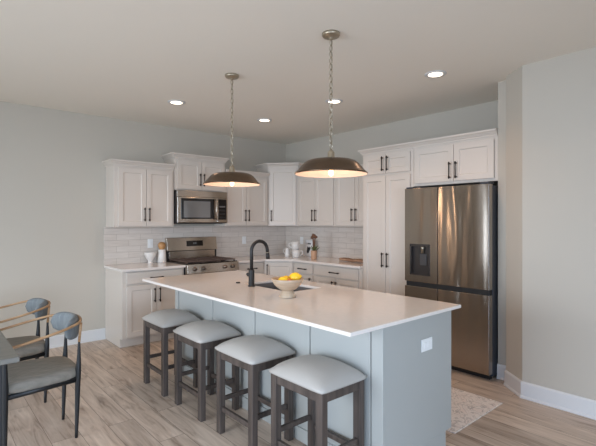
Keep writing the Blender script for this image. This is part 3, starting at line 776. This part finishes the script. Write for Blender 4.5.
# framed print
t = thing('picture_frame', 'white framed print leaning on the tiles behind the clay pot', 'picture', (4.51, 4.905, Z), -PI / 2 - .1)
fw_, fh_ = .205, .262; tilt = -.14
fr = bpy.data.objects
bm = bmesh.new(); k = .012
box(bm, (-fw_ / 2, -.009, 0), (-fw_ / 2 + k, .009, fh_)); box(bm, (fw_ / 2 - k, -.009, 0), (fw_ / 2, .009, fh_)); box(bm, (-fw_ / 2, -.009, 0), (fw_ / 2, .009, k)); box(bm, (-fw_ / 2, -.009, fh_ - k), (fw_ / 2, .009, fh_))
link('frame', bm, M_WFRAME, t, bevel=.001, rot=(tilt, 0, 0))
link('print', bx((-fw_ / 2 + k, -.003, k), (fw_ / 2 - k, .004, fh_ - k)), M_PAPER, t, rot=(tilt, 0, 0))
bm = bmesh.new()
box(bm, (-.045, -.0045, .190), (.040, -.003, .206))
bmesh.ops.create_icosphere(bm, subdivisions=2, radius=.034, matrix=Matrix.Translation((-.012, -.003, .095)) @ Matrix.Diagonal((1.0, .06, 1.4, 1)))
bmesh.ops.create_icosphere(bm, subdivisions=2, radius=.028, matrix=Matrix.Translation((.016, -.003, .118)) @ Matrix.Diagonal((.9, .06, 1.1, 1)))
bmesh.ops.create_icosphere(bm, subdivisions=2, radius=.022, matrix=Matrix.Translation((-.030, -.003, .128)) @ Matrix.Diagonal((.7, .06, 1.3, 1)))
link('printed_motif', bm, M_INK, t, rot=(tilt, 0, 0))
# potted plant
t = thing('potted_plant', 'small plant with brown dried heads in a tan clay pot on the counter', 'plant', (4.25, 4.50, Z))
bm = bmesh.new(); lathe(bm, [(0, 0), (.036, 0), (.040, .005), (.043, .11), (.045, .125), (.040, .125), (.037, .10), (0, .095)], 24); link('pot', bm, M_TAN, t, smooth=True)
bm = bmesh.new(); random.seed(3)
for k in range(9):
    a = k * 2.4; r = .02 + .015 * (k % 3); h = .07 + .05 * ((k * 7) % 5) / 5
    base = Vector((.01 * math.cos(a), .01 * math.sin(a), .10)); tip = base + Vector((r * 1.6 * math.cos(a), r * 1.6 * math.sin(a), h))
    mid = (base + tip) / 2 + Vector((0, 0, .015)); sd = Vector((-math.sin(a), math.cos(a), 0)) * .013
    vs = [bm.verts.new(p) for p in (base, mid + sd, tip, mid - sd)]; up = Vector((0, 0, .002))
    v2 = [bm.verts.new(p + up) for p in (base, mid + sd, tip, mid - sd)]
    bm.faces.new(vs); bm.faces.new(v2[::-1])
    for i in range(4): bm.faces.new((vs[i], vs[(i + 1) % 4], v2[(i + 1) % 4], v2[i]))
link('foliage', bm, M_LEAF, t)
bm = bmesh.new()
for dx_, dy_, h in ((0, 0, .335), (.012, -.014, .315), (-.01, .012, .30)): tube(bm, smooth_path([(dx_ * .3, dy_ * .3, .09), (dx_ * .6, dy_ * .6, .20), (dx_, dy_, h)], 4), .0065, 6)
link('stem', bm, M_DRY, t, smooth=True)
for dx_, dy_, h, r in ((0, 0, .340, .028), (.014, -.024, .318, .021), (-.012, .024, .312, .021)):
    bm = bmesh.new(); bmesh.ops.create_icosphere(bm, subdivisions=2, radius=r, matrix=Matrix.Translation((dx_, dy_, h)))
    for v in bm.verts: v.co += (v.co - Vector((dx_, dy_, h))) * random.uniform(-.25, .3)
    link('dried_head', bm, M_DRY, t)
# wavy wooden tray
bm = bmesh.new(); n = 26; lo, hi = [], []
for k in range(n):
    u = k / (n - 1); y = 4.10 - u * .58; wv = .055 + .016 * math.sin(u * 11) ; cxx = 4.36 + .012 * math.sin(u * 7)
    e_ = math.sin(PI * min(1, max(0, u)) ) ** .35 if 0 < u < 1 else .1
    z = .006 * math.sin(u * 13) + .008
    lo.append([bm.verts.new((cxx + s * wv * e_, y, Z + .001 + max(0, z) * .5 + (0.012 if abs(s) == 1 else 0))) for s in (-1, -.5, .5, 1)])
    hi.append([bm.verts.new((cxx + s * wv * e_, y, Z + .016 + max(0, z) + (.016 if abs(s) == 1 else 0))) for s in (-1, -.5, .5, 1)])
for k in range(n - 1):
    for s in range(3): bm.faces.new((lo[k][s], lo[k][s + 1], lo[k + 1][s + 1], lo[k + 1][s])); bm.faces.new((hi[k][s], hi[k + 1][s], hi[k + 1][s + 1], hi[k][s + 1]))
    bm.faces.new((lo[k][0], lo[k + 1][0], hi[k + 1][0], hi[k][0])); bm.faces.new((lo[k][3], hi[k][3], hi[k + 1][3], lo[k + 1][3]))
for r in (0, n - 1):
    for s in range(3): bm.faces.new((lo[r][s], hi[r][s], hi[r][s + 1], lo[r][s + 1]))
tag(link('wooden_tray', bm, M_DRIFT, smooth=True), 'long brown wavy-edged wooden tray on the counter by the pantry', 'tray')

# ------------------------------------------------------------------ rug
bm = bx((0, 0, .0005), (.745, 1.75, .008))
tag(link('runner_rug', bm, M_RUG, loc=(2.765, 1.515, 0), bevel=.002), 'faded beige patterned runner rug on the floor beside the island', 'rug')

# ------------------------------------------------------------------ lamps
def can_light(x, y, label):
    t = thing('recessed_light', label, 'ceiling light', (x, y, H))
    bm = bmesh.new(); lathe(bm, [(.062, -.0005), (.094, -.0005), (.094, -.004), (.080, -.010), (.062, -.006)], 32); link('trim_ring', bm, M_TRIM, t, smooth=True)
    bm = bmesh.new(); lathe(bm, [(0, -.005), (.066, -.005), (.066, -.001), (0, -.001)], 28); link('lens', bm, M_CAN, t)
    l = bpy.data.lights.new('can_spot', 'SPOT'); l.energy = CAN_POWER; l.color = WARM; l.spot_size = math.radians(130); l.spot_blend = 1.0; l.shadow_soft_size = .06
    o = bpy.data.objects.new('can_spot', l); C.objects.link(o); o.parent = t; o.location = (0, 0, -.03)
can_light(2.098, 4.397, 'round recessed ceiling light above the range side, farthest left')
can_light(3.317, 4.432, 'round recessed ceiling light near the kitchen corner')
can_light(3.359, 3.239, 'round recessed ceiling light seen beside the near pendant chain')
can_light(3.406, 2.05, 'round recessed ceiling light in front of the refrigerator, farthest right')

def make_pendant():
    t = thing('pendant_lamp', '', 'pendant lamp', (0, 0, H), 0, 'bronze pendants over the island')
    bm = bmesh.new(); lathe(bm, [(0, 0), (.062, 0), (.062, -.014), (.056, -.022), (.020, -.026), (.014, -.034), (.010, -.045), (0, -.045)], 28); link('canopy', bm, M_NICKEL, t, smooth=True)
    zb = 1.888 - H; z_top = -.04; n = 18; L = (z_top - (zb + .075)) / n
    bm = bmesh.new()
    for k in range(n):
        z = z_top - (k + .5) * L; hl = L * .5 + .005; hw = .0115
        ring = []
        for j in range(13):
            a = 2 * PI * j / 12; u = hw * math.cos(a); v = hl * math.sin(a)
            ring.append((u, 0, z + v) if k % 2 == 0 else (0, u, z + v))
        tube(bm, ring, .0031, 6, caps=False)
    tube(bm, [(.004, 0, z_top), (.006, .005, (z_top + zb) / 2), (.004, 0, zb + .07)], .0014, 6)
    link('chain', bm, M_NICKEL, t, smooth=True)
    bm = bmesh.new(); lathe(bm, [(0, zb + .078), (.006, zb + .076), (.007, zb + .066), (.018, zb + .060), (.024, zb + .045), (.024, zb + .02), (.032, zb + .012), (.034, zb - .004), (0, zb - .004)], 20); link('socket_cap', bm, M_NICKEL, t, smooth=True)
    bm = bmesh.new()
    out = [(.024, 1.889), (.11, 1.888), (.146, 1.884), (.170, 1.875), (.190, 1.860), (.210, 1.838), (.229, 1.814), (.242, 1.802), (.251, 1.795), (.252, 1.790)]
    inn = [(r - .004 if r > .05 else .02, z - .004) for r, z in out[::-1]]
    prof = [(r, z - H) for r, z in out + inn]
    lathe(bm, prof, 48, mi=[0] * (len(out) - 1) + [0] + [1] * (len(inn) - 1))
    link('lamp_shade', bm, [M_SHADE, M_SHADE_IN], t, smooth=True)
    bm = bmesh.new(); lathe(bm, [(0, 1.884 - H), (.019, 1.884 - H), (.019, 1.848 - H), (.015, 1.842 - H), (0, 1.842 - H)], 16); link('socket', bm, M_BRONZE, t, smooth=True)
    bm = bmesh.new(); lathe(bm, [(0, 1.845 - H), (.010, 1.844 - H), (.011, 1.826 - H), (.014, 1.814 - H), (.0175, 1.802 - H), (.0175, 1.792 - H), (.013, 1.781 - H), (.006, 1.777 - H), (0, 1.776 - H)], 20); link('bulb', bm, M_BULB, t, smooth=True)
    l = bpy.data.lights.new('pendant_light', 'POINT'); l.energy = PENDANT_POWER; l.color = WARM_P; l.shadow_soft_size = .02
    o = bpy.data.objects.new('pendant_light', l); C.objects.link(o); o.parent = t; o.location = (0, 0, 1.745 - H)
    return t
pl = make_pendant()
pl.location = (2.078, 3.256, H); pl['label'] = 'bronze pendant lamp hanging nearer the microwave, the farther of two'
p2 = copy_tree(pl); p2.location = (2.130, 2.083, H); p2['label'] = 'bronze pendant lamp hanging nearer the pantry, the larger-looking of two'

# ------------------------------------------------------------------ dining table and chairs
t = thing('dining_table', 'charcoal dining table with its corner at the left edge', 'table', (-.60, 2.672, 0))
TW, TL = .995, 2.0
link('tabletop', bx((0, 0, .722), (TW, TL, .75)), M_TABLE, t, bevel=.003)
for x in (.07, TW - .115):
    for y in (.05, TL - .095): link('leg', bx((x, y, 0), (x + .045, y + .045, .722)), M_CHAIRLEG, t, bevel=.003)
bm = bmesh.new(); z0, z1 = .69, .7215
box(bm, (.115, .06, z0), (TW - .115, .08, z1)); box(bm, (.115, TL - .08, z0), (TW - .115, TL - .06, z1)); box(bm, (.08, .095, z0), (.10, TL - .095, z1)); box(bm, (TW - .10, .095, z0), (TW - .08, TL - .095, z1))
link('apron', bm, M_CHAIRLEG, t)

def make_chair():
    """origin on the floor under the seat centre; the chair faces -x"""
    t = thing('dining_chair', '', 'chair', (0, 0, 0), 0, 'upholstered chairs at the dining table')
    # rear legs: spindle, thick at the seat, pointed at the top
    for s in (-1, 1):
        bm = bmesh.new(); y = s * .178
        tube(bm, smooth_path([(.205, y, 0), (.21, y, .2), (.215, y, .42), (.22, y, .52), (.222, y, .655)], 4), [.010 + (.009 * min(1, i / 8) if i <= 9 else .009 - .012 * ((i - 9) / 7)) for i in range(17)], 12)
        link('leg', bm, M_CHAIRLEG, t, smooth=True)
        bm = bmesh.new(); tube(bm, [(.222, y, .645), (.226, y * 1.02, .70), (.232, y * 1.05, .775)], .0085, 10); link('back_post', bm, M_OAK, t, smooth=True)
    for s in (-1, 1):
        bm = bmesh.new(); y = s * .235
        tube(bm, smooth_path([(-.205, y, 0), (-.205, y, .2), (-.205, y, .42), (-.205, y, .55), (-.205, y, .695)], 4), [.010 + (.009 * min(1, i / 8) if i <= 9 else .009 - .010 * ((i - 9) / 7)) for i in range(17)], 12)
        link('leg', bm, M_CHAIRLEG, t, smooth=True)
    # seat rail
    bm = bmesh.new()
    for a, b in (((-.205, -.235), (-.205, .235)), ((-.205, .235), (.21, .178)), ((.21, .178), (.21, -.178)), ((.21, -.178), (-.205, -.235))):
        A, B = Vector((*a, .392)), Vector((*b, .392)); tube(bm, [A, B], .016, 8, flat=(.8, 1.1))
    link('seat_frame', bm, M_CHAIRLEG, t, smooth=True)
    # upholstered seat: rounded trapezoid
    bm = bmesh.new(); N = 40; rings = []
    def outline(k, sc_):
        a = 2 * PI * k / N; c, s_ = math.cos(a), math.sin(a); p = .42
        x = math.copysign(abs(c) ** p, c); y = math.copysign(abs(s_) ** p, s_)
        wy = .262 - .055 * (x + 1) / 2
        return (x * .238 * sc_ + .0, y * wy * sc_)
    for sc_, z in ((.0, .400), (.90, .402), (.985, .415), (1.0, .438), (.97, .462), (.90, .474), (.70, .484), (.35, .490), (0, .491)):
        if sc_ == 0: rings.append([bm.verts.new((0, 0, z))])
        else: rings.append([bm.verts.new((*outline(k, sc_), z)) for k in range(N)])
    for a, b in zip(rings, rings[1:]):
        for k in range(N):
            k2 = (k + 1) % N
            if len(a) == 1: bm.faces.new((a[0], b[k2], b[k]))
            elif len(b) == 1: bm.faces.new((a[k], a[k2], b[0]))
            else: bm.faces.new((a[k], a[k2], b[k2], b[k]))
    link('seat', bm, M_FABR2, t, smooth=True)
    # curved padded back
    bm = bmesh.new(); n = 22; m = 12; R = .255; cx = -.022; rings = []
    for i in range(n + 1):
        u = i / n * 2 - 1; a = u * .94
        cxp, cyp = cx + R * math.cos(a), R * math.sin(a)
        hgt = .072 * (1 - abs(u) ** 5) ** .5 + .004; th = .024 * (1 - abs(u) ** 6) ** .5 + .003
        zc = .730
        ring = []
        for k in range(m):
            b = 2 * PI * k / m; d = math.copysign(abs(math.cos(b)) ** .7, math.cos(b)) * th; z = math.copysign(abs(math.sin(b)) ** .8, math.sin(b)) * hgt
            ring.append(bm.verts.new((cxp + d * math.cos(a), cyp + d * math.sin(a), zc + z)))
        rings.append(ring)
    for a, b in zip(rings, rings[1:]):
        for k in range(m): bm.faces.new((a[k], a[(k + 1) % m], b[(k + 1) % m], b[k]))
    bm.faces.new(rings[0][::-1]); bm.faces.new(rings[-1])
    link('backrest', bm, M_FABR_LIT, t, smooth=True)
    # bent oak arm rail
    half = [(-.235, .275, .690), (-.10, .282, .715), (.05, .275, .745), (.15, .245, .765), (.222, .18, .776), (.252, .09, .780), (.262, 0, .781)]
    pts = half + [(x, -y, z) for x, y, z in half[-2::-1]]
    bm = bmesh.new(); tube(bm, smooth_path(pts, 5), .0100, 10, flat=(1, .85)); link('arm_rail', bm, M_OAK, t, smooth=True)
    return t
ch = make_chair(); ch.location = (.590, 3.358, 0); ch['label'] = 'upholstered dining chair nearest the table corner, in front of the other'
c2 = copy_tree(ch); c2.location = (.555, 4.140, 0); c2['label'] = 'upholstered dining chair farther from the camera, behind the other chair'
